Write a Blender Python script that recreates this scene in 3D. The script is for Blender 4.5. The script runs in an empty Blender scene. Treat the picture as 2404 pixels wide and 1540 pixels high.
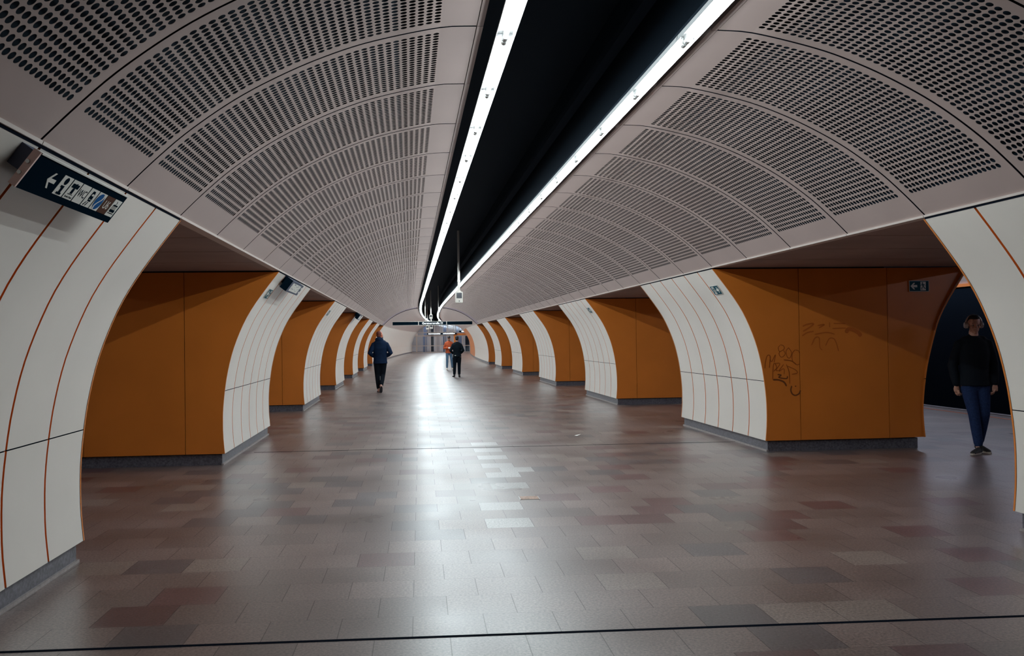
import bpy, bmesh, math, random
from mathutils import Vector, Matrix
random.seed(7)
C = bpy.context.scene.collection
D = bpy.data
scene = bpy.context.scene
sin, cos, pi = math.sin, math.cos, math.pi

# ------------------------------------------------------------------ camera
YAW, PIT, ROL = 0.08686, 0.01232, 0.01327
r0 = Vector((cos(YAW), -sin(YAW), 0))
fw = Vector((sin(YAW)*cos(PIT), cos(YAW)*cos(PIT), sin(PIT)))
u0 = r0.cross(fw)
Rv = r0*cos(ROL) - u0*sin(ROL)
Uv = r0*sin(ROL) + u0*cos(ROL)
cam = D.cameras.new('camera'); co = D.objects.new('camera', cam); C.objects.link(co)
M = Matrix((Rv, Uv, -fw)).transposed().to_4x4(); M.translation = Vector((-1.2067, 0, 1.58))
co.matrix_world = M
cam.sensor_width = 36; cam.lens = 2100/2404*36; cam.shift_x = (1202-1143.8)/2404
cam.clip_start = 0.05; cam.clip_end = 400
scene.camera = co
# ------------------------------------------------------------------ world, exposure
w = D.worlds.new('world'); scene.world = w; w.use_nodes = True
w.node_tree.nodes['Background'].inputs[0].default_value = (0.02, 0.035, 0.06, 1)
w.node_tree.nodes['Background'].inputs[1].default_value = 0.06
vs = scene.view_settings
scene.display_settings.display_device = 'sRGB'
vs.view_transform = 'Standard'; vs.look = 'None'; vs.gamma = 1.0; vs.exposure = 0.22; vs.use_curve_mapping = False
LAMP = 90.0            # radiance of the lit strip in a batten
PLAT_LAMP = 24.0
def strip_light(name, loc, rz, length, width, radiance, col, parent=None):
    l = bpy.data.lights.new(name, 'AREA'); l.shape = 'RECTANGLE'; l.size = width; l.size_y = length
    l.energy = radiance*math.pi*width*length; l.color = col
    o = bpy.data.objects.new(name, l); C.objects.link(o); o.location = loc; o.rotation_euler = (0, 0, rz)
    if parent: o.parent = parent
    return o

# ------------------------------------------------------------------ dimensions
P = 1.25526; Z0 = 6.767; S0 = 43.0; KAP = 0.0012
ZC = 2.50                                      # cornice height
S_END = Z0 + 82*P
def path(s):
    if s <= S0: return 0.0, s, 0.0
    t = (s-S0)*KAP
    return (1-cos(t))/KAP, S0+sin(t)/KAP, t
def W(lat, s, z=0.0):
    x, y, t = path(s)
    return Vector((x+lat*cos(t), y-lat*sin(t), z))
def S(k): return Z0 + k*P

# ------------------------------------------------------------------ materials
def lin(c): return tuple((v/12.92 if v <= .04045 else ((v+.055)/1.055)**2.4) for v in c)
def mat(name, col, rough=.5, spec=.5, metal=0, noise=0, nscale=5.0, bump=0, bscale=60, coat=0, emit=None, rnoise=0, objvar=0):
    m = D.materials.new(name); m.use_nodes = True; nt = m.node_tree; n = nt.nodes; b = n['Principled BSDF']
    b.inputs['Base Color'].default_value = (*col, 1); b.inputs['Roughness'].default_value = rough
    b.inputs['Specular IOR Level'].default_value = spec; b.inputs['Metallic'].default_value = metal
    b.inputs['Coat Weight'].default_value = coat
    tc = n.new('ShaderNodeTexCoord')
    src = None
    if noise:
        t = n.new('ShaderNodeTexNoise'); t.inputs['Scale'].default_value = nscale; t.inputs['Detail'].default_value = 6
        nt.links.new(tc.outputs['Object'], t.inputs['Vector'])
        mr = n.new('ShaderNodeMapRange'); mr.inputs[1].default_value = .3; mr.inputs[2].default_value = .7
        mr.inputs[3].default_value = 1-noise; mr.inputs[4].default_value = 1+noise
        nt.links.new(t.outputs['Fac'], mr.inputs[0]); src = mr.outputs[0]
        if rnoise:
            m2 = n.new('ShaderNodeMapRange'); m2.inputs[3].default_value = rough-rnoise; m2.inputs[4].default_value = rough+rnoise
            nt.links.new(t.outputs['Fac'], m2.inputs[0]); nt.links.new(m2.outputs[0], b.inputs['Roughness'])
    if objvar:
        oi = n.new('ShaderNodeObjectInfo'); mr = n.new('ShaderNodeMapRange')
        mr.inputs[3].default_value = 1-objvar; mr.inputs[4].default_value = 1+objvar
        nt.links.new(oi.outputs['Random'], mr.inputs[0])
        if src is not None:
            mm = n.new('ShaderNodeMath'); mm.operation = 'MULTIPLY'
            nt.links.new(src, mm.inputs[0]); nt.links.new(mr.outputs[0], mm.inputs[1]); src = mm.outputs[0]
        else: src = mr.outputs[0]
    if src is not None:
        mx = n.new('ShaderNodeVectorMath'); mx.operation = 'SCALE'; mx.inputs[0].default_value = col
        nt.links.new(src, mx.inputs['Scale']); nt.links.new(mx.outputs[0], b.inputs['Base Color'])
    if bump:
        t = n.new('ShaderNodeTexNoise'); t.inputs['Scale'].default_value = bscale; t.inputs['Detail'].default_value = 4
        nt.links.new(tc.outputs['Object'], t.inputs['Vector'])
        bp = n.new('ShaderNodeBump'); bp.inputs['Strength'].default_value = bump; bp.inputs['Distance'].default_value = .01
        nt.links.new(t.outputs['Fac'], bp.inputs['Height']); nt.links.new(bp.outputs[0], b.inputs['Normal'])
    if emit:
        b.inputs['Emission Color'].default_value = (*emit[0], 1); b.inputs['Emission Strength'].default_value = emit[1]
    return m
M_white = mat('white_enamel', (.70, .645, .585), .32, .45, noise=.035, nscale=1.3)
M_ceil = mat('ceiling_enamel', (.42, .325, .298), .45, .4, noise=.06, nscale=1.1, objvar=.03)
M_trim = mat('cornice_enamel', (.60, .52, .475), .45, .4, noise=.05, nscale=2)
M_orange = mat('orange_enamel', (.62, .180, .024), .36, .4, noise=.06, nscale=1.5)
M_orange_edge = mat('orange_edge', (.72, .21, .03), .45, .4)
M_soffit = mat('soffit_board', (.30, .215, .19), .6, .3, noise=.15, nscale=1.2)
M_void = mat('black_lining', (.004, .014, .027), .8, .2)
M_gran = mat('plinth_granite', (.105, .10, .118), .4, .5, noise=.45, nscale=45, bump=.1, bscale=90)
M_lip = mat('plinth_lip', (.30, .26, .25), .45, .4, noise=.2, nscale=30)
M_tray = mat('lamp_tray_white', (.80, .82, .82), .35, .5)
M_tube = mat('tube_glow', (.8, .8, .8), .4, emit=((.90, .97, 1.0), 6.0))
M_pglow = mat('platform_tube_glow', (.8, .8, .8), .4, emit=((.80, .90, 1.0), 2.5))
for q in (M_tube, M_pglow): q.cycles.emission_sampling = 'NONE'
M_cap = mat('lamp_socket', (.55, .55, .54), .4)
M_track = mat('track_wall_dark', (.003, .007, .013), .8, .05)
M_dark = mat('sign_black', (.003, .010, .018), .9, 0.0)
M_signwhite = mat('sign_white', (.66, .65, .60), .4, .4)
M_signgrey = mat('sign_grey', (.09, .10, .14), .7, .1)
M_pink = mat('sign_end_plate', (.85, .60, .55), .4, .4)
M_steel = mat('steel', (.55, .55, .55), .3, .5, metal=.9)
M_blue = mat('sign_blue', (.008, .085, .26), .7, .05)
M_brown = mat('sign_brown', (.085, .038, .025), .7, .05)
M_green = mat('escape_green', (.008, .065, .095), .6, .1)
M_post = mat('white_post', (.62, .58, .53), .4, .4)
M_lens = mat('dark_lens', (.02, .022, .03), .15, .5)
M_beige = mat('beige_metal', (.50, .40, .35), .4, .4)
M_graf = mat('graffiti_ink', (.16, .045, .01), .5, .3)
M_graf2 = mat('graffiti_ink_faded', (.30, .070, .010), .4, .3)
M_line = mat('safety_orange_paint', (.70, .16, .03), .5, .3)
M_paper = mat('paper', (.8, .78, .74), .7)
M_hatch = mat('rusty_hatch', (.32, .19, .13), .5, .4, noise=.5, nscale=40)
M_letter = mat('lit_letters', (.8, .8, .8), .4, emit=((.85, .95, 1.0), 1.3))
M_joint = mat('black_joint', (.006, .008, .013), .9, 0.0)
def glassmat():
    m = D.materials.new('pane_glass'); m.use_nodes = True; nt = m.node_tree; n = nt.nodes
    n.remove(n['Principled BSDF'])
    tr = n.new('ShaderNodeBsdfTransparent'); tr.inputs[0].default_value = (.74, .80, .86, 1)
    gl = n.new('ShaderNodeBsdfGlossy'); gl.inputs['Roughness'].default_value = .05; gl.inputs[0].default_value = (.9, .95, 1, 1)
    fr = n.new('ShaderNodeFresnel'); fr.inputs[0].default_value = 1.5
    mx = n.new('ShaderNodeMixShader')
    nt.links.new(fr.outputs[0], mx.inputs[0]); nt.links.new(tr.outputs[0], mx.inputs[1]); nt.links.new(gl.outputs[0], mx.inputs[2])
    nt.links.new(mx.outputs[0], n['Material Output'].inputs[0]); return m
M_glass = glassmat()
def floormat():
    m = D.materials.new('granite_tiles'); m.use_nodes = True; nt = m.node_tree; n = nt.nodes; L = nt.links; b = n['Principled BSDF']
    at = n.new('ShaderNodeVertexColor'); at.layer_name = 'tint'
    uv = n.new('ShaderNodeTexCoord')
    # speckle
    t = n.new('ShaderNodeTexNoise'); t.inputs['Scale'].default_value = 62; t.inputs['Detail'].default_value = 3; t.inputs['Roughness'].default_value = .7
    L.new(uv.outputs['Object'], t.inputs['Vector'])
    mr = n.new('ShaderNodeMapRange'); mr.inputs[1].default_value = .32; mr.inputs[2].default_value = .68; mr.inputs[3].default_value = .35; mr.inputs[4].default_value = 1.65
    L.new(t.outputs['Fac'], mr.inputs[0])
    # broad wear and traffic dirt
    t2 = n.new('ShaderNodeTexNoise'); t2.inputs['Scale'].default_value = .9; t2.inputs['Detail'].default_value = 6
    L.new(uv.outputs['Object'], t2.inputs['Vector'])
    mr2 = n.new('ShaderNodeMapRange'); mr2.inputs[1].default_value = .3; mr2.inputs[2].default_value = .7; mr2.inputs[3].default_value = .8; mr2.inputs[4].default_value = 1.2
    L.new(t2.outputs['Fac'], mr2.inputs[0])
    # pale flecks
    v = n.new('ShaderNodeTexVoronoi'); v.inputs['Scale'].default_value = 22
    L.new(uv.outputs['Object'], v.inputs['Vector'])
    fl = n.new('ShaderNodeMapRange'); fl.inputs[1].default_value = .10; fl.inputs[2].default_value = .05; fl.inputs[3].default_value = 0; fl.inputs[4].default_value = .55
    L.new(v.outputs['Distance'], fl.inputs[0])
    mu = n.new('ShaderNodeMath'); mu.operation = 'MULTIPLY'; L.new(mr.outputs[0], mu.inputs[0]); L.new(mr2.outputs[0], mu.inputs[1])
    sc = n.new('ShaderNodeVectorMath'); sc.operation = 'SCALE'; L.new(at.outputs[0], sc.inputs[0]); L.new(mu.outputs[0], sc.inputs['Scale'])
    mx = n.new('ShaderNodeMix'); mx.data_type = 'RGBA'; L.new(fl.outputs[0], mx.inputs[0]); L.new(sc.outputs[0], mx.inputs[6]); mx.inputs[7].default_value = (.36, .31, .28, 1)
    # joints from the tile's own 0..1 coordinates
    um = n.new('ShaderNodeUVMap'); um.uv_map = 'tile'; sp = n.new('ShaderNodeSeparateXYZ'); L.new(um.outputs[0], sp.inputs[0])
    def edge(out, wd):
        a = n.new('ShaderNodeMath'); a.operation = 'SUBTRACT'; a.inputs[1].default_value = .5; L.new(out, a.inputs[0])
        c = n.new('ShaderNodeMath'); c.operation = 'ABSOLUTE'; L.new(a.outputs[0], c.inputs[0])
        g = n.new('ShaderNodeMath'); g.operation = 'GREATER_THAN'; g.inputs[1].default_value = .5-wd; L.new(c.outputs[0], g.inputs[0]); return g.outputs[0]
    mm = n.new('ShaderNodeMath'); mm.operation = 'MAXIMUM'; L.new(edge(sp.outputs[0], .007), mm.inputs[0]); L.new(edge(sp.outputs[1], .0032), mm.inputs[1])
    mj = n.new('ShaderNodeMath'); mj.operation = 'MULTIPLY'; mj.inputs[1].default_value = .65; L.new(mm.outputs[0], mj.inputs[0])
    m3 = n.new('ShaderNodeMix'); m3.data_type = 'RGBA'; L.new(mj.outputs[0], m3.inputs[0]); L.new(mx.outputs[2], m3.inputs[6]); m3.inputs[7].default_value = (.04, .028, .03, 1)
    L.new(m3.outputs[2], b.inputs['Base Color'])
    rr = n.new('ShaderNodeMapRange'); rr.inputs[1].default_value = .3; rr.inputs[2].default_value = .7; rr.inputs[3].default_value = .36; rr.inputs[4].default_value = .46
    L.new(t2.outputs['Fac'], rr.inputs[0]); L.new(rr.outputs[0], b.inputs['Roughness'])
    b.inputs['Specular IOR Level'].default_value = .8
    b.inputs['Coat Weight'].default_value = .42
    cw = n.new('ShaderNodeMath'); cw.operation = 'MULTIPLY_ADD'; cw.inputs[1].default_value = -.42; cw.inputs[2].default_value = .42
    L.new(mm.outputs[0], cw.inputs[0]); L.new(cw.outputs[0], b.inputs['Coat Weight'])
    r2 = n.new('ShaderNodeMapRange'); r2.inputs[1].default_value = .3; r2.inputs[2].default_value = .7; r2.inputs[3].default_value = .27; r2.inputs[4].default_value = .36
    L.new(t2.outputs['Fac'], r2.inputs[0]); L.new(r2.outputs[0], b.inputs['Coat Roughness'])
    return m
M_floor = floormat()

# ------------------------------------------------------------------ helpers
def empty(name, loc=(0, 0, 0), rz=0, label=None, cat=None, group=None, kind=None):
    o = D.objects.new(name, None); C.objects.link(o); o.location = loc; o.rotation_euler = (0, 0, rz)
    o.empty_display_size = .1
    tag(o, label, cat, group, kind); return o
def tag(o, label=None, cat=None, group=None, kind=None):
    if label: o['label'] = label
    if cat: o['category'] = cat
    if group: o['group'] = group
    if kind: o['kind'] = kind
    return o
class MB:
    def __init__(s): s.v = []; s.f = []; s.m = []; s.sm = []
    def face(s, pts, mi=0, smooth=False):
        i = len(s.v); s.v += [tuple(p) for p in pts]; s.f.append(tuple(range(i, i+len(pts)))); s.m.append(mi); s.sm.append(smooth)
    def grid(s, rows, mi=0, smooth=False, closed=False):
        i = len(s.v); n = len(rows[0])
        for r in rows: s.v += [tuple(p) for p in r]
        for a in range(len(rows)-1):
            for b in range(n if closed else n-1):
                c = (b+1) % n
                s.f.append((i+a*n+b, i+a*n+c, i+(a+1)*n+c, i+(a+1)*n+b)); s.m.append(mi); s.sm.append(smooth)
    def box(s, a, b, mi=0, tf=None, mside=None):
        x0, y0, z0 = a; x1, y1, z1 = b
        c = [(x0, y0, z0), (x1, y0, z0), (x1, y1, z0), (x0, y1, z0), (x0, y0, z1), (x1, y0, z1), (x1, y1, z1), (x0, y1, z1)]
        if tf: c = [tf(*p) for p in c]
        i = len(s.v); s.v += [tuple(p) for p in c]
        for q in ((0, 3, 2, 1), (4, 5, 6, 7), (0, 1, 5, 4), (1, 2, 6, 5), (2, 3, 7, 6), (3, 0, 4, 7)):
            s.f.append(tuple(i+t for t in q)); s.m.append(mi); s.sm.append(False)
    def poly(s, pts, z0, z1, mi=0, tf=None):
        """prism over a 2-D outline"""
        f = tf or (lambda x, y, z: (x, y, z))
        s.face([f(x, y, z1) for x, y in pts], mi); s.face([f(x, y, z0) for x, y in reversed(pts)], mi)
        n = len(pts)
        for i in range(n):
            a, b = pts[i], pts[(i+1) % n]
            s.face([f(*a, z0), f(*b, z0), f(*b, z1), f(*a, z1)], mi)
    def tube(s, pts, r, n=10, mi=0, cap=True):
        pts = [Vector(p) for p in pts]; rows = []
        rr = r if isinstance(r, (list, tuple)) else [r]*len(pts)
        for i, p in enumerate(pts):
            t = (pts[min(i+1, len(pts)-1)]-pts[max(i-1, 0)]).normalized()
            ref = Vector((1, 0, 0)) if abs(t.x) < .9 else Vector((0, 1, 0))
            a = (ref - t*ref.dot(t)).normalized(); b = t.cross(a)
            q = rr[i]; qa, qb = q if isinstance(q, tuple) else (q, q)
            rows.append([p+a*qa*cos(2*pi*j/n)+b*qb*sin(2*pi*j/n) for j in range(n)])
        s.grid(rows, mi, True, True)
        if cap: s.face(list(reversed(rows[0])), mi); s.face(rows[-1], mi)
    def ball(s, c, r, R=None, n=10, mi=0):
        c = Vector(c); r = (r, r, r) if not isinstance(r, tuple) else r; rows = []
        for i in range(n+1):
            a = -pi/2+pi*i/n*.999+.0005; row = []
            for j in range(2*n):
                v = Vector((r[0]*cos(a)*cos(pi*j/n), r[1]*cos(a)*sin(pi*j/n), r[2]*sin(a)))
                row.append(c+(R @ v if R else v))
            rows.append(row)
        s.grid(rows, mi, True, True); s.face(list(reversed(rows[0])), mi); s.face(rows[-1], mi)
    def build(s, name, mats, parent=None, label=None, cat=None, group=None, kind=None):
        me = D.meshes.new(name); me.from_pydata(s.v, [], s.f)
        if not isinstance(mats, (list, tuple)): mats = [mats]
        for m in mats: me.materials.append(m)
        me.polygons.foreach_set('material_index', s.m); me.polygons.foreach_set('use_smooth', s.sm); me.update()
        o = D.objects.new(name, me); C.objects.link(o)
        if parent: o.parent = parent
        return tag(o, label, cat, group, kind)
def weld(o, d=1e-4):
    bm = bmesh.new(); bm.from_mesh(o.data); bmesh.ops.remove_doubles(bm, verts=bm.verts, dist=d)
    bmesh.ops.recalc_face_normals(bm, faces=bm.faces); bm.to_mesh(o.data); bm.free(); return o
def spline(kn, n):
    """resample a Catmull-Rom curve through kn evenly by arc length"""
    k = [Vector(p) for p in kn]; k = [k[0]*2-k[1]]+k+[k[-1]*2-k[-2]]; q = []
    for i in range(1, len(k)-2):
        for j in range(24):
            t = j/24; a, b, c, d = k[i-1:i+3]
            q.append(.5*((2*b)+(c-a)*t+(2*a-5*b+4*c-d)*t*t+(3*b-a-3*c+d)*t**3))
    q.append(k[-2]); L = [0]
    for i in range(1, len(q)): L.append(L[-1]+(q[i]-q[i-1]).length)
    out = []; j = 0
    for i in range(n+1):
        s = L[-1]*i/n
        while j < len(q)-2 and L[j+1] < s: j += 1
        f = (s-L[j])/max(L[j+1]-L[j], 1e-9); out.append(q[j].lerp(q[j+1], min(f, 1)))
    return out, L[-1]
def copytree(o, parent=None):
    c = o.copy(); C.objects.link(c)
    if parent: c.parent = parent
    for ch in list(o.children): copytree(ch, c)
    return c
def ordinal(i): return ['first', 'second', 'third', 'fourth', 'fifth', 'sixth', 'seventh', 'eighth', 'ninth', 'tenth', 'eleventh', 'twelfth', 'thirteenth', 'fourteenth', 'fifteenth', 'sixteenth', 'seventeenth', 'eighteenth'][i]

# profiles (lateral, height)
INNER = [(3.592, .15), (3.610, .35), (3.614, .55), (3.609, .72), (3.590, .92), (3.550, 1.186), (3.472, 1.494), (3.345, 1.811), (3.215, 2.04), (3.040, 2.284), (2.885, 2.486)]
OUTER = [(5.87, .15), (5.85, .40), (5.85, .6), (5.885, .92), (5.945, 1.24), (6.09, 1.734), (6.23, 2.01), (6.40, 2.27), (6.55, 2.497)]
VAULT = [(.769, 3.523), (1.0, 3.509), (1.41, 3.418), (1.69, 3.324), (1.96, 3.205), (2.235, 3.055), (2.51, 2.862), (2.715, 2.684), (2.885, 2.518)]

# ------------------------------------------------------------------ floor
def build_floor():
    A = -.012; ca, sa = cos(A), sin(A)
    TW, TH, Y0, X0 = .40, .387, 4.763, -1.21
    nx0, nx1, ny0, ny1 = -34, 38, -26, 330
    rnd = random.Random(3)
    from mathutils import noise
    vs_, fs, cols = [], [], []
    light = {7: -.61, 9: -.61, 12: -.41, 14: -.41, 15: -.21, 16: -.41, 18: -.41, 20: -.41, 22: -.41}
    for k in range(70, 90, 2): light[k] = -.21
    for r in range(ny0, ny1):
        off = X0 + (0 if r % 2 == 0 else .2)
        for c in range(nx0, nx1+1):
            x0 = off+c*TW; y0 = Y0+r*TH; i = len(vs_)
            xm = (x0+TW/2)*ca-y0*sa-.057
            if abs(xm) > 10.15: continue
            for x, y in ((x0, y0), (x0+TW, y0), (x0+TW, y0+TH), (x0, y0+TH)):
                vs_.append((max(-9.95, min(9.95, x*ca-y*sa - .057)), x*sa+y*ca - .012*1.0, 0))
            fs.append((i, i+1, i+2, i+3))
            g = noise.noise(Vector((x0*.35, y0*.22, 3.1))); h = noise.noise(Vector((x0*.9, y0*.9, 9.7)))
            q = rnd.random(); base = Vector((.148, .104, .092))*(1+.34*(rnd.random()-.5))
            if q < .07+.42*max(0, g): base = Vector((.108, .054, .052))*(1+.3*(rnd.random()-.5))
            elif q > .93: base = Vector((.185, .142, .122))
            elif q > .83: base = Vector((.088, .070, .070))
            base = base*(1+.18*h)
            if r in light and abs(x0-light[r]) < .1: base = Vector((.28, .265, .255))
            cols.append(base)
    me = D.meshes.new('floor'); me.from_pydata(vs_, [], fs)
    ca_ = me.color_attributes.new('tint', 'FLOAT_COLOR', 'CORNER'); flat = []
    for c in cols: flat += [c[0], c[1], c[2], 1]*4
    ca_.data.foreach_set('color', flat)
    uv = me.uv_layers.new(name='tile'); uv.data.foreach_set('uv', [0, 0, 1, 0, 1, 1, 0, 1]*len(fs))
    me.materials.append(M_floor); o = D.objects.new('floor', me); C.objects.link(o); o['kind'] = 'structure'
    return o
build_floor()
# expansion joints across the floor, set flush into it
m = MB(); m.box((-3.5, 4.745, -.01), (3.5, 4.775, .0015))
o = m.build('trim_5', M_joint, kind='structure'); o.rotation_euler = (0, 0, -.02)
m = MB(); m.box((-3.6, 13.02, -.01), (3.6, 13.045, .0015)); o = m.build('trim_6', M_joint, kind='structure'); o.rotation_euler = (0, 0, -.012)

# ------------------------------------------------------------------ dark lining above the vault and inside the slot
m = MB(); rows = []
half = [(4.2, 2.56), (3.05, 2.57)] + [(x+.07, z+.075) for x, z in reversed(VAULT[1:])] + [(.80, 3.60), (.80, 4.75)]
prof = [(-x, z) for x, z in half] + [(x, z) for x, z in reversed(half)]
sl = [S(-8)] + [S(k) for k in range(-6, 83, 2)]
for s in sl: rows.append([W(x, s, z) for x, z in prof])
m.grid(rows); m.face([W(x, S_END, z) for x, z in ((-.8, 3.55), (.8, 3.55), (.8, 4.75), (-.8, 4.75))])
m.build('ceiling', M_void, kind='structure')

# ------------------------------------------------------------------ vault panels
def perforated_mesh(sgn, holes=True):
    m = MB(); g = .010; y0, y1 = g, P-g
    pr, L = spline(VAULT, 60)
    def at(t):
        t = min(max(t, 0), 1)*60; i = min(int(t), 59); return pr[i].lerp(pr[i+1], t-i)
    def pt(t, y, d=0):
        a = at(t); tn = (at(t+.01)-at(t-.01)).normalized(); nrm = Vector((tn.y, -tn.x))
        if nrm.y < 0: nrm = -nrm
        a = a+nrm*d; return (sgn*a.x, y, a.y)
    if holes:
        # arc range of the perforation
        def arc_of(x):
            best = min(range(0, 1001), key=lambda i: abs(at(i/1000).x-x)); return best/1000
        ta, tb = arc_of(1.016), arc_of(2.71); NR, NC = 38, 22
        dt = (tb-ta)/(NR-1); ya, yb = .109, P-.109; dy = (yb-ya)/(NC-1)
        rx, ry = .0200/L, .0204; N = 16
        for i in range(NR):
            for j in range(NC):
                tc, yc = ta+i*dt, ya+j*dy
                outer, ring, deep = [], [], []
                for q in range(N):
                    a = 2*pi*q/N; ca, sa = cos(a), sin(a); k = 1/max(abs(ca), abs(sa))
                    outer.append(pt(tc+ca*k*dt/2, yc+sa*k*dy/2))
                    ring.append(pt(tc+ca*rx, yc+sa*ry)); deep.append(pt(tc+ca*rx, yc+sa*ry, .0015))
                m.grid([outer, ring], 0, False, True); m.grid([ring, deep], 0, False, True)
        t0, t1, yy0, yy1 = ta-dt/2, tb+dt/2, ya-dy/2, yb+dy/2
        def strip(a, b, ys):
            n = max(1, int((b-a)*40)); m.grid([[pt(a+(b-a)*i/n, y) for y in ys] for i in range(n+1)], 0, True)
        strip(0, t0, (y0, y1)); strip(t1, 1, (y0, y1)); strip(t0, t1, (y0, yy0)); strip(t0, t1, (yy1, y1))
    else:
        m.grid([[pt(i/30, y) for y in (y0, y1)] for i in range(31)], 0, True)
    # returned edges of the sheet
    for y in (y0, y1): m.grid([[pt(i/30, y), pt(i/30, y, .03)] for i in range(31)], 1)
    for t in (0, 1): m.grid([[pt(t, y0), pt(t, y1)], [pt(t, y0, .03), pt(t, y1, .03)]])
    o = m.build('perforated_panel' if holes else 'plain_panel', [M_ceil, M_joint])
    return o
for sgn, nm in ((-1, 'ceiling_left'), (1, 'ceiling_right')):
    root = empty(nm, kind='structure')
    src = {True: perforated_mesh(sgn, True), False: perforated_mesh(sgn, False)}; first = {True: 1, False: 1}
    for k in range(-7, 82):
        h = k < 37
        if k in (37, 38): continue
        if first[h]: o = src[h]; first[h] = 0
        else: o = src[h].copy(); C.objects.link(o)
        o.parent = root; x, y, t = path(S(k)); o.location = (x, y, 0); o.rotation_euler = (0, 0, -t)
    # set-back dark band between perforated and plain panels
    m = MB(); pr, _ = spline(VAULT, 24)
    m.grid([[W(sgn*p.x, s, p.y+.03) for s in (S(37), S(38), S(39))] for p in pr], 0, True)
    m.build('recessed_band', mat('band_mauve', (.32, .25, .29), .6), root)

# ------------------------------------------------------------------ cornice strips and slot lips
def sweep(name, prof, k0, k1, material, kind='structure', gaps=True, closed=True, **kw):
    m = MB()
    for k in range(k0, k1):
        g = .004 if gaps else 0
        a = [W(x, S(k)+g, z) for x, z in prof]; b = [W(x, S(k+1)-g, z) for x, z in prof]
        m.grid([a, b], 0, False, closed)
        if closed: m.face(list(reversed(a))); m.face(b)
    o = m.build(name, material, kind=kind); weld(o); return tag(o, **kw)
for i, sgn in enumerate((-1, 1)):
    pr = [(2.875, 2.500), (2.868, 2.516), (2.885, 2.520), (2.96, 2.56), (2.96, 2.500)]
    sweep('trim_%d' % (i+1), [(sgn*x, z) for x, z in pr], -8, 82, M_trim)
    pr = [(.726, 3.523), (.764, 3.521), (.764, 3.56), (.726, 3.60)]
    sweep('trim_%d' % (i+3), [(sgn*x, z) for x, z in pr], -8, 82, M_ceil)

# ------------------------------------------------------------------ pillars
def cladding(m, sgn, y0, y1, ncol, prof, face_out, gap=.026, edges=True):
    """white plates with orange returns; face_out=+1 when the visible face looks towards the hall axis"""
    pr, L = spline(prof, 28)
    cols = [y0+(y1-y0)*i/ncol for i in range(ncol+1)]
    isplit = min(range(len(pr)), key=lambda i: abs(pr[i].y-.925))
    for c in range(ncol):
        a = cols[c]+(0 if c == 0 else gap/2); b = cols[c+1]-(0 if c == ncol-1 else gap/2)
        for seg, cut in ((pr[:isplit+1], (0, -.004)), (pr[isplit:], (.004, 0))):
            seg = [p.copy() for p in seg]; seg[0].y += cut[0]; seg[-1].y += cut[1]
            back = [(p.x+face_out*.020, p.y) for p in seg]
            m.grid([[(sgn*p.x, y, p.y) for y in (a, b)] for p in seg], 0, True)
            for y in (a, b): m.grid([[(sgn*p.x, y, p.y), (sgn*q[0], y, q[1])] for p, q in zip(seg, back)], 1)
            for p, q in ((seg[0], back[0]), (seg[-1], back[-1])):
                m.face([(sgn*p.x, a, p.y), (sgn*p.x, b, p.y), (sgn*q[0], b, q[1]), (sgn*q[0], a, q[1])], 2)
        z = pr[isplit].y; x = pr[isplit].x+face_out*.006
        m.face([(sgn*x, a, z-.006), (sgn*x, b, z-.006), (sgn*x, b, z+.006), (sgn*x, a, z+.006)], 2)
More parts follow.
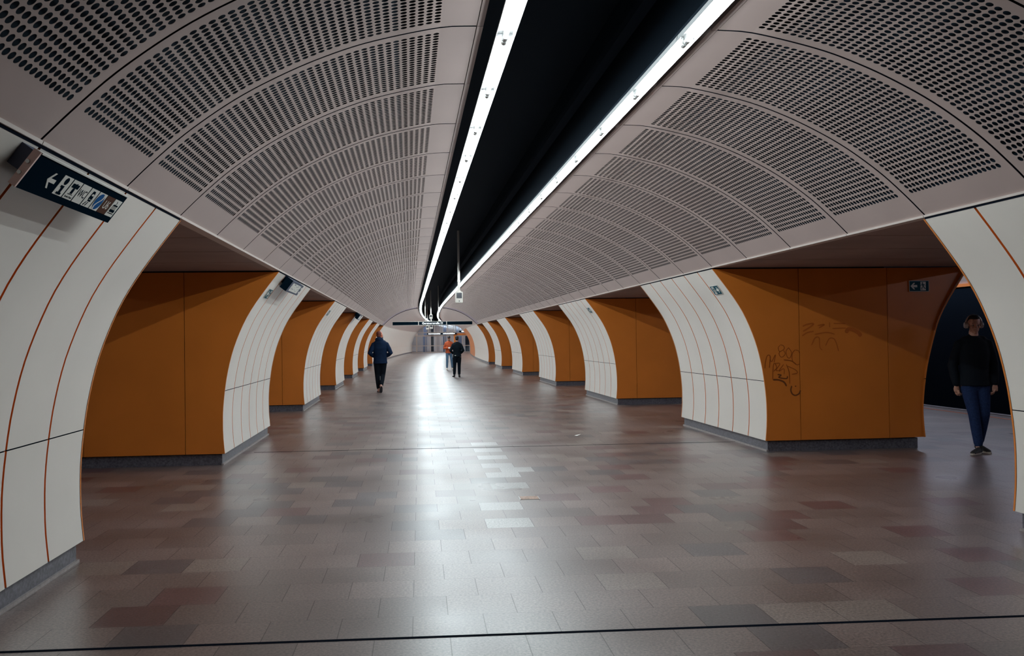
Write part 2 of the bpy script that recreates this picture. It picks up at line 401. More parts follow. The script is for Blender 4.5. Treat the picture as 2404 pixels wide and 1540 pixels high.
def make_pillar(sgn, k0, label):
    x, y, t = path(S(k0)); L = 3*P
    root = empty('pillar', (x, y, 0), -t, label, 'pillar', 'panelled pillars along the hall')
    m = MB(); cladding(m, sgn, 0, L, 6, INNER, 1); o = m.build('white_cladding', [M_white, M_orange_edge, M_joint], root)
    m = MB(); cladding(m, sgn, 0, L, 6, OUTER, -1); m.build('platform_cladding', [M_white, M_orange_edge, M_joint], root)
    ins = [(px+.020, z) for px, z in INNER]; outs = [(px-.020, z) for px, z in OUTER]
    m = MB(); pi_, _ = spline(ins, 28); po_, _ = spline(outs, 28)
    ring = [(sgn*p.x, p.y) for p in pi_]+[(sgn*p.x, p.y) for p in reversed(po_)]
    m.grid([[(a, yy, b) for a, b in ring] for yy in (.065, L-.065)], 0, False, True)
    m.grid([[(sgn*pi_[i].x, .065, pi_[i].y), (sgn*po_[i].x, .065, po_[i].y)] for i in range(29)])
    m.grid([[(sgn*pi_[i].x, L-.065, pi_[i].y), (sgn*po_[i].x, L-.065, po_[i].y)] for i in range(29)])
    m.build('orange_core', M_orange_edge, root)
    # orange end walls: three plates each
    zt = INNER[-1][1]
    def xi(prof, z):
        z = min(max(z, prof[0][1]), prof[-1][1])
        for (xa, za), (xb, zb) in zip(prof, prof[1:]):
            if za <= z <= zb: return xa+(xb-xa)*(z-za)/(zb-za)
        return prof[-1][0]
    pin, _ = spline(INNER, 60); pout, _ = spline(OUTER, 60)
    pin = [(p.x, p.y) for p in pin]; pout = [(p.x, p.y) for p in pout]
    for yf, dr in ((0, -1), (L, 1)):
        m = MB(); N = 24; zs = [.15+(zt-.15)*i/N for i in range(N+1)]
        def depth(xx): return yf+dr*.020 - dr*max(0, xx-5.345)*.077
        def plate(fl, fr):
            for i in range(N):
                q = []
                for z, ff in ((zs[i], fl), (zs[i], fr), (zs[i+1], fr), (zs[i+1], fl)):
                    xx = ff(z); q.append((sgn*xx, depth(xx), z))
                m.face(q)
            for ff in (fl, fr): m.grid([[(sgn*ff(z), depth(ff(z)), z), (sgn*ff(z), depth(ff(z))-dr*.020, z)] for z in zs])
        plate(lambda z: xi(pin, z)-.003, lambda z: max(4.078, xi(pin, z)+.003))
        plate(lambda z: 4.086, lambda z: 5.338)
        plate(lambda z: 5.346, lambda z: xi(pout, z)-.002)
        for z in (.15, zt):
            m.face([(sgn*(xi(pin, z)+.002), depth(4), z), (sgn*5.84, depth(5.84), z), (sgn*5.84, depth(5.84)-dr*.020, z), (sgn*(xi(pin, z)+.002), depth(4)-dr*.020, z)])
        m.build('orange_end_wall', M_orange, root)
    m = MB(); m.box((2.884, .0, 2.485), (2.94, L, 2.501), 0, lambda a, b, c: (sgn*a, b, c))
    for y0, y1 in ((-.024, -.0195), (L+.0195, L+.024)): m.box((2.90, y0, 2.484), (5.3, y1, 2.501), 0, lambda a, b, c: (sgn*a, b, c))
    m.build('shadow_gap', M_joint, root)
    m = MB(); m.box((3.632, .03, 0), (5.77, L-.03, .138), 0, lambda a, b, c: (sgn*a, b, c)); m.build('plinth', M_gran, root)
    m = MB(); m.box((3.612, .02, 0), (3.640, L-.02, .022), 0, lambda a, b, c: (sgn*a, b, c))
    m.build('plinth_kerb', M_lip, root)
    return root
place = {-10: None, -3: 'nearest pillar', 4: 'second pillar', 11: 'third pillar', 18: 'fourth pillar', 25: 'fifth pillar', 32: 'sixth pillar'}
pillars = {}
for sgn, side in ((-1, 'left'), (1, 'right')):
    for k, nm in place.items():
        if nm is None: lb = 'white-panelled pillar with orange joints behind the viewer on the %s' % side
        else: lb = 'white-panelled pillar with orange joints and orange ends, %s from the viewer on the %s' % (nm, side)
        pillars[side, k] = make_pillar(sgn, k, lb)

# long curved walls beyond the pillars
def end_wall(sgn, name):
    root = empty(name, kind='structure')
    n = 86
    for part, rng, mats in (('wall_panel', range(0, n), None),):
        m = MB(); mo = MB(); pr, _ = spline(INNER, 20); isp = min(range(21), key=lambda i: abs(pr[i].y-.925))
        for c in rng:
            a = S(39)+c*P/2+.010; b = a+P/2-.020
            tgt = mo if (sgn > 0 and c > 28) else m
            for seg in (pr[:isp+1], pr[isp:]):
                seg = [p.copy() for p in seg]
                if seg[0].y > .5: seg[0].y += .004
                tgt.grid([[W(sgn*p.x, s, p.y) for s in (a, b)] for p in seg], 0, True)
                for s in (a, b): tgt.grid([[W(sgn*p.x, s, p.y), W(sgn*(p.x+.03), s, p.y)] for p in seg], 1)
        m.build('white_wall_panels', [M_white, M_orange_edge], root)
        if mo.v: mo.build('orange_wall_panels', [M_orange, M_orange_edge], root)
    m = MB(); pr2 = [(p.x+.03, p.y) for p in pr]
    m.grid([[W(sgn*x, s, z) for x, z in pr2] for s in [S(k) for k in range(39, 83)]])
    m.face([W(sgn*x, S(39)+.01, z) for x, z in pr2]+[W(sgn*x, S(39)+.01, z) for x, z in ((6.4, 2.497), (5.8, .15))])
    m.build('wall_backing', M_orange, root)
    m = MB(); pl = [(3.632, 0), (3.632, .138), (3.8, .138)]
    m.grid([[W(sgn*x, s, z) for x, z in pl] for s in [S(k) for k in range(39, 83)]])
    m.face([W(sgn*x, S(39)+.03, z) for x, z in ((3.632, 0), (3.632, .138), (5.8, .138), (5.8, 0))]); m.build('wall_plinth', M_gran, root)
    m = MB(); lp = [(3.64, 0), (3.612, 0), (3.612, .022), (3.64, .022)]
    m.grid([[W(sgn*x, s, z) for x, z in lp] for s in [S(k) for k in range(39, 83)]]); m.build('wall_kerb', M_lip, root)
end_wall(-1, 'wall_left'); end_wall(1, 'wall_right')

# ------------------------------------------------------------------ passage soffits and platform tunnels
for sgn in (-1, 1):
    for k0 in (-7, 0, 7, 14, 21, 28, 35):
        m = MB()
        kk = 4
        for j in range(kk):
            a, b = S(k0+j)+.014, S(k0+j+1)-.014
            c = [W(sgn*x, s, 2.502) for x, s in ((2.90, a), (6.9, a), (6.9, b), (2.90, b))]; d = [v+Vector((0, 0, .03)) for v in c]
            m.face(c); m.face(d)
            for i in range(4): m.face([c[i], c[(i+1) % 4], d[(i+1) % 4], d[i]])
        m.build('soffit', M_soffit, kind='structure')
def platform(sgn):
    y0, y1 = S(-8), S(47)
    # vault over platform and track
    pts = [(6.56, 2.50), (6.95, 2.86), (7.9, 3.38), (9.2, 3.72), (10.6, 3.66), (11.9, 3.66), (12.8, 3.42), (13.3, 2.84)]
    m = MB(); m.grid([[(sgn*x, y, z) for x, z in pts] for y in (y0, y1)], 0, True); m.build('ceiling_platform', M_white, kind='structure')
    m = MB(); m.box((13.28, y0, -1.2), (13.45, y1, 2.80), 0, lambda a, b, c: (sgn*a, b, c)); m.build('wall_track', M_track, kind='structure')
    m = MB(); m.box((13.22, y0, 2.78), (13.34, y1, 2.86), 0, lambda a, b, c: (sgn*a, b, c)); m.build('trim_track', M_orange_edge, kind='structure')
    m = MB(); m.box((10.12, y0, -1.25), (13.4, y1, -1.15), 0, lambda a, b, c: (sgn*a, b, c)); m.build('floor_track', M_track, kind='structure')
    m = MB(); m.box((9.95, y0, -1.2), (10.12, y1, .012), 0, lambda a, b, c: (sgn*a, b, c))
    m.build('platform_edge', mat('edge_concrete', (.20, .19, .21), .6, noise=.2, nscale=20), kind='structure')
    m = MB(); m.box((9.56, y0, 0), (9.62, y1, .003), 0, lambda a, b, c: (sgn*a, b, c))
    m.build('safety_line', M_line, label='orange safety line painted along the %s platform floor near its edge' % ('right' if sgn > 0 else 'left'), cat='line')
    # fluorescent band above the platform edge
    for j in range(6):
        ln = (y1-S(-3))/6
        for tl in (1, -1):
            o = strip_light('platform_strip_light', (sgn*(12.3-tl*.02), S(-3)+ln*(j+.5), 3.365), 0, ln-.05, .05, PLAT_LAMP, (.72, .78, 1.0))
            o.rotation_euler = (0, sgn*tl*math.radians(62), 0)
    r = empty('platform_light', (sgn*12.3, 0, 3.38), 0, 'long white light band above the track of the %s platform' % ('right' if sgn > 0 else 'left'), 'lamp')
    m = MB(); m.box((-.08, S(-3), .02), (.08, y1-1, .10)); m.build('housing', M_tray, r)
    m = MB(); m.tube([(0, S(-3)+.1, -.005), (0, y1-1.1, -.005)], .018, 8); m.build('tube', M_pglow, r)
platform(1); platform(-1)

# ------------------------------------------------------------------ fluorescent battens along the slot
def lamp_proto():
    r = empty('fluorescent_batten')
    m = MB(); L = P-.012
    tr = [(-.062, .014), (-.052, .052), (.052, .052), (.062, .014), (.059, .012), (.048, .044), (-.048, .044), (-.059, .012)]
    m.grid([[(x, y, z) for x, z in tr] for y in (0, L)], 0, False, True)
    for y in (0, L): m.face([(x, y, z) for x, z in ((-.052, .052), (.052, .052), (.048, .044), (-.048, .044))])
    m.build('reflector_tray', M_tray, r)
    m = MB(); m.tube([(0, .055, .006), (0, L-.055, .006)], .015, 10); m.build('tube', M_tube, r)
    for y0, y1 in ((.004, .055), (L-.055, L-.004)):
        m = MB(); m.tube([(0, y0, .006), (0, y1, .006)], .019, 10); m.box((-.012, y0, .006), (.012, y1, .046)); m.build('socket', M_cap, r)
    return r
proto = lamp_proto(); used = False
m = MB(); L = P-.012
tr = [(-.062, .014), (-.052, .052), (.052, .052), (.062, .014), (.059, .012), (.048, .044), (-.048, .044), (-.059, .012)]
m.grid([[(x, y, z) for x, z in tr] for y in (0, L)], 0, False, True); m.tube([(0, .055, .006), (0, L-.055, .006)], .015, 8, 1)
for a, b in ((.004, .055), (L-.055, L-.004)): m.tube([(0, a, .006), (0, b, .006)], .019, 8, 2)
far_proto = m.build('fluorescent_batten', [M_tray, M_tube, M_cap]); far_used = False
for sgn, side in ((-1, 'left'), (1, 'right')):
    for k in range(-2, 81):
        near = k < 16
        if near:
            if used: o = copytree(proto)
            else: o = proto; used = True
            lb = 'glowing fluorescent batten in the %s ceiling row, %s from the top of the picture' % (side, ordinal(k+2))
            gr = 'fluorescent battens in the %s row' % side
        else:
            if far_used: o = far_proto.copy(); C.objects.link(o)
            else: o = far_proto; far_used = True
            lb = 'one of the small distant fluorescent battens running on in the %s ceiling row' % side
            gr = 'distant fluorescent battens in the %s row' % side
        o.location = W(sgn*.585, S(k)+.085, 3.462); o.rotation_euler = (0, 0, -path(S(k))[2])
        tag(o, lb, 'lamp', gr)
    for k in range(-2, 81, 4):      # light of the lit strips, four battens at a time
        n = min(4, 81-k); rz = -path(S(k+n/2))[2]
        for tl in (-1, 1):           # lower flanks of the round tubes
            o = strip_light('batten_light', W(sgn*.585+tl*.0155, S(k)+.085+n*P/2, 3.4595), 0, n*P-.02, .026, LAMP, (.84, .96, 1.0))
            o.rotation_euler = (0, -tl*math.radians(52), rz)
# battens hang from a dark carrier rail
for i, sgn in enumerate((-1, 1)):
    m = MB()
    rows = [[W(sgn*.585+a, s, z) for a, z in ((-.03, 3.514), (.03, 3.514), (.03, 3.56), (-.03, 3.56))] for s in [S(k) for k in range(-7, 81)]]
    m.grid(rows, 0, False, True)
    m.build('carrier_rail', M_void, label='dark carrier rail above the %s row of fluorescent battens' % ('right' if sgn > 0 else 'left'), cat='rail')
m = MB(); rows = [[W(.62+a, s, z) for a, z in ((-.05, 4.10), (.05, 4.10), (.05, 4.17), (-.05, 4.17))] for s in [S(k) for k in range(-6, 83, 2)]]
m.grid(rows, 0, False, True); m.build('cable_tray', mat('dark_cable_tray', (.008, .016, .028), .8, .1), label='faint dark cable tray running inside the black ceiling slot', cat='cable tray')

# ------------------------------------------------------------------ text helper
def text_mesh(txt, size, depth=.001):
    cu = D.curves.new('txt', 'FONT'); cu.body = txt; cu.size = size; cu.extrude = depth; cu.align_x = 'CENTER'; cu.align_y = 'CENTER'
    cu.resolution_u = 3
    o = D.objects.new('txt', cu); C.objects.link(o); dg = bpy.context.evaluated_depsgraph_get()
    me = D.meshes.new_from_object(o.evaluated_get(dg)); D.objects.remove(o); return me
def text_obj(name, txt, size, material, parent, loc, sx=1.0, rot=None, depth=.0008):
    me = text_mesh(txt, size, depth); me.materials.clear(); me.materials.append(material)
    o = D.objects.new(name, me); C.objects.link(o); o.parent = parent; o.location = loc; o.scale = (sx, 1, 1)
    if rot: o.rotation_euler = rot
    return o
def circ(cx, cy, rx, ry, n=28, a0=0, a1=2*pi): return [(cx+rx*cos(a0+(a1-a0)*i/n), cy+ry*sin(a0+(a1-a0)*i/n)) for i in range(n if a1-a0 > 6.2 else n+1)]

# ------------------------------------------------------------------ wall-mounted direction signs (local: x = reading direction, y = up the board, z = towards the hall)
def sign_frame(name, xt, zt, xb, zb, y0, y1, label, cat):
    o = empty(name, label=label, cat=cat)
    up = Vector((xt-xb, 0, zt-zb)); h = up.length; up.normalize(); rd = Vector((0, 1, 0)); nr = rd.cross(up)
    Mx = Matrix((rd, up, nr)).transposed().to_4x4(); Mx.translation = Vector(((xt+xb)/2, (y0+y1)/2, (zt+zb)/2)); o.matrix_world = Mx
    return o, (y1-y0)/2, h/2
def sign_body(o, hw, hh):
    m = MB(); m.box((-hw, -hh, -.032), (hw, hh, 0)); m.build('board', M_dark, o)
    m = MB(); m.box((-hw-.002, hh-.001, -.03), (hw+.002, hh+.006, .004)); m.build('top_edge', M_signwhite, o)
    m = MB(); m.box((-hw-.012, -hh, -.034), (-hw, hh+.004, .0)); e = m.build('end_plate', M_pink, o)
    for v in (-.3*hh, .35*hh):
        m = MB(); m.tube([(-hw-.018, v, -.022), (-hw-.010, v, -.022)], .009, 10); m.build('screw', M_steel, e)
    m = MB(); m.box((-hw+.03, -hh*.3, -.16), (hw-.1, hh*.9, -.032)); m.build('wall_bracket', M_signgrey, o)
o, hw, hh = sign_frame('direction_sign', -2.80, 2.415, -2.911, 2.270, 4.058, 5.255, 'black pictogram direction sign reading WC and U6 on the nearest left pillar', 'sign')
sign_body(o, hw, hh)
F = MB()    # pale pictogram fields
x0 = -hw+.335; pitch = .122; iw = .110; ih = .108; T = lambda x, y, z: (x, y, z)
fields = []
for i in range(7):
    cx = x0+pitch*i+iw/2; fields.append(cx)
    if i == 5: continue
    m = MB(); m.box((cx-iw/2, -ih/2, 0), (cx+iw/2, ih/2, .0015)); m.build('pictogram_field', M_signwhite, o)
m = MB(); m.box((fields[5]-iw/2-.004, -ih/2, 0), (fields[5]+iw/2+.004, ih/2, .0015)); m.build('line_field', M_brown, o)
m = MB(); ax = -hw+.245                              # arrow
m.poly([(ax-.045, 0), (ax-.005, .042), (ax+.013, .042), (ax-.016, .0105), (ax+.045, .0105), (ax+.045, -.0105), (ax-.016, -.0105), (ax+.013, -.042), (ax-.005, -.042)], 0, .0015); m.build('arrow', M_signwhite, o)
z1, z2 = .0015, .0028
m = MB(); c = fields[0]
m.poly(circ(c, .028, .020, .020), z1, z2); m.poly([(c-.024, .002), (c+.013, .002), (c+.013, -.036), (c+.026, -.036), (c+.026, -.048), (c-.026, -.048), (c-.026, -.036), (c-.011, -.036), (c-.011, -.010), (c-.024, -.010)], z1, z2)
m.build('info_pictogram', M_dark, o)
m = MB(); c = fields[1]                              # service desk
for a, b in ((-.040, -.017), (-.013, .013), (.017, .040)):
    m.poly([(c+a, .012), (c+b, .012), (c+b, .036+.004*(1-abs(a+b)/.06)), (c+a, .034)], z1, z2)
m.poly(circ(c, .0, .013, .013, 12, 0, pi)+[(c-.013, -.020), (c+.013, -.020)], z1, z2); m.poly([(c-.028, -.026), (c+.028, -.026), (c+.028, -.023), (c-.028, -.023)], z1, z2)
m.build('service_pictogram', M_dark, o)
text_obj('service_text', 'Service Point', .016, M_dark, o, (c, -.041, z1))
text_obj('wc_text', 'WC', .062, M_dark, o, (fields[2], 0, z1), .88)
m = MB(); c = fields[3]                              # train front on rails
m.poly([(c-.014, .042), (c+.010, .042), (c+.018, .030), (c+.026, -.006), (c+.022, -.020), (c-.012, -.020), (c-.022, -.004), (c-.018, .034)], z1, z2)
m.poly([(c-.020, -.024), (c-.014, -.024), (c-.030, -.048), (c-.040, -.048)], z1, z2); m.poly([(c+.004, -.024), (c+.010, -.024), (c-.002, -.048), (c-.010, -.048)], z1, z2)
m.build('train_pictogram', M_dark, o)
m = MB(); m.poly([(c-.012, .014), (c+.014, .014), (c+.011, .026), (c-.010, .026)], z2, z2+.001); m.poly(circ(c-.006, -.008, .0035, .0035, 8), z2, z2+.001); m.poly(circ(c+.014, -.008, .0035, .0035, 8), z2, z2+.001)
m.build('train_window', M_signwhite, o)
m = MB(); c = fields[4]; m.poly(circ(c, 0, .049, .049, 36), z1, z2); m.build('rail_emblem', M_blue, o)
m = MB(); pts = [(.016+.010*sin(0), .050)]
left = []; right = []
for i in range(17):
    v = -.050+.100*i/16; q = .017*sin(v/.05*pi*.95)+v*.25; left.append((c+q-.0065, v)); right.append((c+q+.0065, v))
m.grid([[(a[0], a[1], z2+.0006), (b[0], b[1], z2+.0006)] for a, b in zip(left, right)]); m.build('emblem_wave', M_signwhite, o)
text_obj('line_text', 'U6', .072, M_signwhite, o, (fields[5], -.002, z1), .9)
m = MB(); c = fields[6]                              # tram
m.poly([(c-.036, .014), (c+.036, .014), (c+.028, .022), (c-.028, .022)], z1, z2)
for i in range(5): m.poly([(c-.034+.0145*i, -.010), (c-.032+.0145*i, -.010), (c-.032+.0145*i, .014), (c-.034+.0145*i, .014)], z1, z2)
m.poly([(c-.036, -.026), (c+.036, -.026), (c+.036, -.010), (c-.036, -.010)], z1, z2); m.poly([(c-.040, -.036), (c+.040, -.036), (c+.040, -.032), (c-.040, -.032)], z1, z2)
m.poly([(c-.014, .022), (c-.010, .022), (c+.002, .033), (c-.010, .045), (c-.012, .043), (c-.003, .033)], z1, z2)
m.build('tram_pictogram', M_dark, o)

def map_sign(y0, label):
    o, hw, hh = sign_frame('direction_sign', -2.77, 2.405, -2.878, 2.266, y0, y0+1.2, label, 'sign')
    m = MB(); m.box((-hw, -hh, -.10), (hw, hh, 0)); m.build('board', M_signgrey, o)
    m = MB(); m.box((-hw-.006, -hh, -.10), (-hw, hh, 0)); m.build('end_plate', M_dark, o)
    m = MB(); m.box((-hw+.16, -hh*.72, 0), (hw-.2, hh*.72, .002)); f = m.build('white_field', M_signwhite, o)
    rnd = random.Random(5); m = MB()
    for i in range(26):
        x = rnd.uniform(-hw+.2, hw-.26); y = rnd.uniform(-hh*.6, hh*.55); m.box((x, y, .002), (x+rnd.uniform(.015, .05), y+rnd.uniform(.006, .014), .003))
    m.build('map_marks', M_signgrey, o)
    for i in range(2):
        m = MB(); y = (-.55 if i == 0 else .25)*hh; m.box((hw-.10, y, 0), (hw-.03, y+.03, .002)); m.build('small_pictogram', M_signwhite, o)
    m = MB(); m.box((-hw+.1, -hh*.3, -.16), (hw-.1, hh*.9, -.10)); m.build('wall_bracket', M_dark, o)
map_sign(12.35, 'grey-framed information panel with white map field on the second left pillar')
map_sign(29.0, 'small dark-backed information panel on the fourth pillar from the viewer on the left')

# ------------------------------------------------------------------ green escape signs
def escape_sign(loc, rd, up, label, arrow_right, w=.30, h=.15, field=None):
    o = empty('escape_sign', label=label, cat='sign', group='running man escape signs'); nr = Vector(rd).cross(Vector(up)).normalized()
    Mx = Matrix((Vector(rd).normalized(), Vector(up).normalized(), nr)).transposed().to_4x4(); Mx.translation = Vector(loc); o.matrix_world = Mx
    s = w/.30; k = 1 if arrow_right else -1
    m = MB(); m.box((-.15*s, -.075*s, 0), (.15*s, .075*s, .004)); m.build('white_border', M_signwhite, o)
    m = MB(); m.box((-.144*s, -.069*s, .004), (.144*s, .069*s, .006)); m.build('green_plate', M_green, o)
    def P2(pts): return [(k*x*s, y*s) for x, y in pts] if k > 0 else [(k*x*s, y*s) for x, y in reversed(pts)]
    m = MB(); m.poly(P2([(.130, 0), (.085, .045), (.062, .045), (.088, .016), (.030, .016), (.030, -.016), (.088, -.016), (.062, -.045), (.085, -.045)]), .006, .008); m.build('arrow', M_signwhite, o)
    m = MB(); m.poly(P2([(-.100, -.060), (-.020, -.060), (-.020, .060), (-.100, .060)]), .006, .0075); m.build('doorway', M_signwhite, o)
    m = MB(); c = -.055
    m.poly(circ(k*s*(c+.006), .042*s, .010*s, .010*s, 12), .0075, .009)
    for q in ([(c-.006, .030), (c+.012, .030), (c+.004, -.008), (c-.016, -.004)], [(c+.010, .028), (c+.036, .012), (c+.032, .006), (c+.008, .018)],
              [(c-.004, .030), (c-.030, .022), (c-.036, .004), (c-.030, .004), (c-.024, .016), (c-.004, .020)],
              [(c+.004, -.008), (c+.022, -.024), (c+.018, -.052), (c+.010, -.052), (c+.012, -.028), (c-.008, -.010)], [(c-.016, -.004), (c-.006, -.012), (c-.026, -.036), (c-.050, -.036), (c-.050, -.028), (c-.030, -.027)]):
        m.poly(P2(q), .0075, .009)
    m.build('running_figure', M_green, o)
    return o
def on_inner(sgn, z):
    for (xa, za), (xb, zb) in zip(INNER, INNER[1:]):
        if za <= z <= zb:
            d = Vector((sgn*(xb-xa), 0, zb-za)).normalized(); return sgn*(xa+(xb-xa)*(z-za)/(zb-za)), d
for sgn, y, z, lab in ((1, 12.19, 2.225, 'escape sign high on the second pillar on the right, beside its orange end wall'),
                       (1, 21.0, 2.235, 'small escape sign high on the third pillar on the right'),
                       (-1, 12.17, 2.225, 'escape sign high on the second pillar on the left, left of the grey information panel'),
                       (-1, 21.0, 2.235, 'small escape sign high on the third pillar on the left')):
    x, d = on_inner(sgn, z)
    nr = Vector((0, -sgn, 0)).cross(d)
    escape_sign(Vector((x, y, z))+nr*.004, (0, -sgn, 0), d, lab, sgn > 0)
escape_sign((5.815, S(4)+.002, 2.232), (1, .077, 0), (0, 0, 1), 'escape sign with arrow to the left on the orange wall of the right passage', False)

# ------------------------------------------------------------------ graffiti on the right passage wall
def graffiti():
    def q(x, y):   # crop coordinates -> wall plane (metres)
        px, py = 1760+x/6.696, 720+y/6.696
        return 4.082+(px-1875.3)*.00603, .919-(py-900)*.00581
    root = pillars['right', 4]
    st = [([(225, 965), (235, 870), (265, 765), (310, 765), (305, 860), (295, 955)], 14), ([(305, 770), (330, 860), (395, 745), (370, 870)], 12),
          ([(470, 600), (440, 640), (460, 700), (530, 660), (520, 610), (470, 595)], 11), ([(470, 690), (450, 740), (490, 790), (545, 740), (520, 680)], 11),
          ([(600, 640), (560, 700), (580, 790), (620, 800), (645, 720), (600, 640)], 11), ([(700, 675), (655, 740), (660, 850), (720, 910), (770, 900)], 11), ([(705, 680), (750, 690), (770, 730)], 10),
          ([(345, 1140), (350, 1000), (370, 880), (410, 950), (360, 1010)], 13), ([(380, 885), (460, 890), (400, 990), (440, 1000)], 10), ([(520, 900), (440, 1010), (520, 970), (525, 1060)], 10),
          ([(520, 830), (640, 850), (720, 910)], 16), ([(560, 900), (600, 1020), (610, 1210)], 12), ([(580, 930), (700, 990), (730, 1040), (640, 1060)], 12)]
    dk = [([(350, 1140), (440, 1145), (520, 1180), (560, 1245)], 26), ([(420, 1060), (480, 1070), (440, 1105), (560, 1125), (575, 1085)], 18), ([(640, 1240), (625, 1310), (650, 1370), (700, 1390), (755, 1360), (775, 1310)], 22), ([(695, 1240), (705, 1255)], 20)]
    fd = [([(825, 310), (900, 280), (1000, 270), (930, 330), (830, 390)], 22), ([(815, 460), (900, 410), (1000, 390)], 20), ([(1060, 300), (1170, 285), (1080, 340)], 18), ([(1250, 250), (1250, 330)], 14), ([(1310, 270), (1500, 275)], 18), ([(1290, 350), (1510, 345)], 16),
          ([(1010, 440), (1200, 410), (1330, 440)], 18), ([(960, 610), (1010, 500), (1080, 490), (1090, 640), (1130, 690)], 14), ([(1180, 620), (1240, 510), (1310, 510), (1350, 580), (1385, 710)], 16), ([(1500, 420), (1560, 360), (1700, 420), (1740, 480)], 60)]
    for nm, ss, mt in (('graffiti_tag', st, M_graf2), ('graffiti_flourish', dk, M_graf), ('graffiti_smear', fd, mat('graffiti_ghost', (.44, .105, .014), .4, .3))):
        m = MB()
        for i, (pts, wd) in enumerate(ss):
            P_ = [Vector((*q(*p), 0)) for p in pts]; kn, L = spline([(p.x, p.y) for p in P_], max(6, len(pts)*5)); hw = wd*.0009/2
            a, b = [], []
            for j, p in enumerate(kn):
                t = kn[min(j+1, len(kn)-1)]-kn[max(j-1, 0)]; t = t.normalized() if t.length > 1e-9 else Vector((1, 0)); n = Vector((-t.y, t.x))*hw*(1 if 0 < j < len(kn)-1 else .4)
                a.append((p.x+n.x, -.0215-.00012*i, p.y+n.y)); b.append((p.x-n.x, -.0215-.00012*i, p.y-n.y))
            m.grid([[u, v] for u, v in zip(a, b)])
        m.build(nm, mt, root, label={'graffiti_tag': 'brown scrawled graffiti on the orange wall', 'graffiti_flourish': 'darker brown graffiti strokes', 'graffiti_smear': 'faded smeared graffiti'}[nm])
graffiti()

# ------------------------------------------------------------------ hanging boxes and the station sign
def hanging_box(name, s, lat, ztop, zbot, wd, label, pole_top=4.75):
    o = empty(name, W(lat, s, 0), -path(s)[2], label, 'camera')
    d = wd*1.1
    m = MB(); m.tube([(0, 0, ztop-.02), (0, 0, pole_top)], .032*wd/.2, 12); m.build('pole', M_post, o)
    m = MB(); m.tube([(0, 0, ztop+.30), (0, 0, ztop+.33)], .042*wd/.2, 12); m.tube([(0, 0, ztop), (0, 0, ztop+.04)], .055*wd/.2, 12); m.build('collar', M_post, o)
    b = MB(); b.box((-wd/2, -d/2, zbot), (wd/2, d/2, ztop)); b = b.build('housing', M_post, o)
    bm = bmesh.new(); bm.from_mesh(b.data); bmesh.ops.remove_doubles(bm, verts=bm.verts, dist=1e-5); bmesh.ops.bevel(bm, geom=list(bm.edges), offset=wd*.06, segments=2, affect='EDGES'); bm.to_mesh(b.data); bm.free()
    h = ztop-zbot
    m = MB(); m.box((-wd*.37, -d/2-.006, zbot+h*.42), (wd*.37, -d/2+.01, ztop-h*.10)); m.build('dark_window', M_lens, o)
    m = MB(); m.tube([(0, -d/2-.005, zbot+h*.17), (0, -d/2+.01, zbot+h*.17)], .016*wd/.2, 10); m.build('lens', M_lens, o)
    return o
hanging_box('camera_housing', 26.0, .245, 2.965, 2.635, .21, 'white camera housing hung on a pole from the ceiling slot')
hanging_box('camera_housing', 57.5, .06, 3.19, 2.93, .20, 'small white camera housing hanging right behind the black station name sign')
hanging_box('camera_housing', 74.0, .02, 2.80, 2.48, .26, 'distant white box hanging under the middle of the station name sign')
hanging_box('camera_housing', 80.0, -.42, 2.85, 2.50, .24, 'distant pale box hanging left of the other box under the station name sign')
def station_sign():
    s = 52.5; zc, hh = 2.545, .095
    o = empty('station_sign', W(0.1, s, 0), -.004, 'wide black hanging station name sign across the hall', 'sign')
    m = MB(); m.box((-2.33, -.06, zc-hh), (2.33, .06, zc+hh)); m.build('board', M_dark, o)
    for x in (-.82, .82):
        m = MB(); m.box((x-.022, -.066, zc-hh-.02), (x+.022, .066, zc+hh+.02)); m.build('divider', M_post, o)
    for z in (zc+hh, zc-hh-.022):
        m = MB(); m.box((-2.35, -.064, z), (2.35, .064, z+.022)); m.build('edge_strip', M_post, o)
    for x in (-.42, .36):
        m = MB(); m.tube([(x, 0, zc+hh), (x, 0, 4.75)], .026, 10); m.build('hanger', M_post, o)
    text_obj('station_name', 'Gerstnerstraße', .165, M_letter, o, (-.10, -.0605, zc), 1.0, (pi/2, 0, 0))
    m = MB(); m.box((.46, -.062, zc-.06), (.60, -.060, zc+.06)); m.build('exit_pictogram', M_signwhite, o)
    m = MB(); m.box((.475, -.063, zc-.045), (.525, -.062, zc+.03)); m.box((.54, -.063, zc-.045), (.585, -.062, zc-.01)); m.build('pictogram_marks', M_signgrey, o)
station_sign()

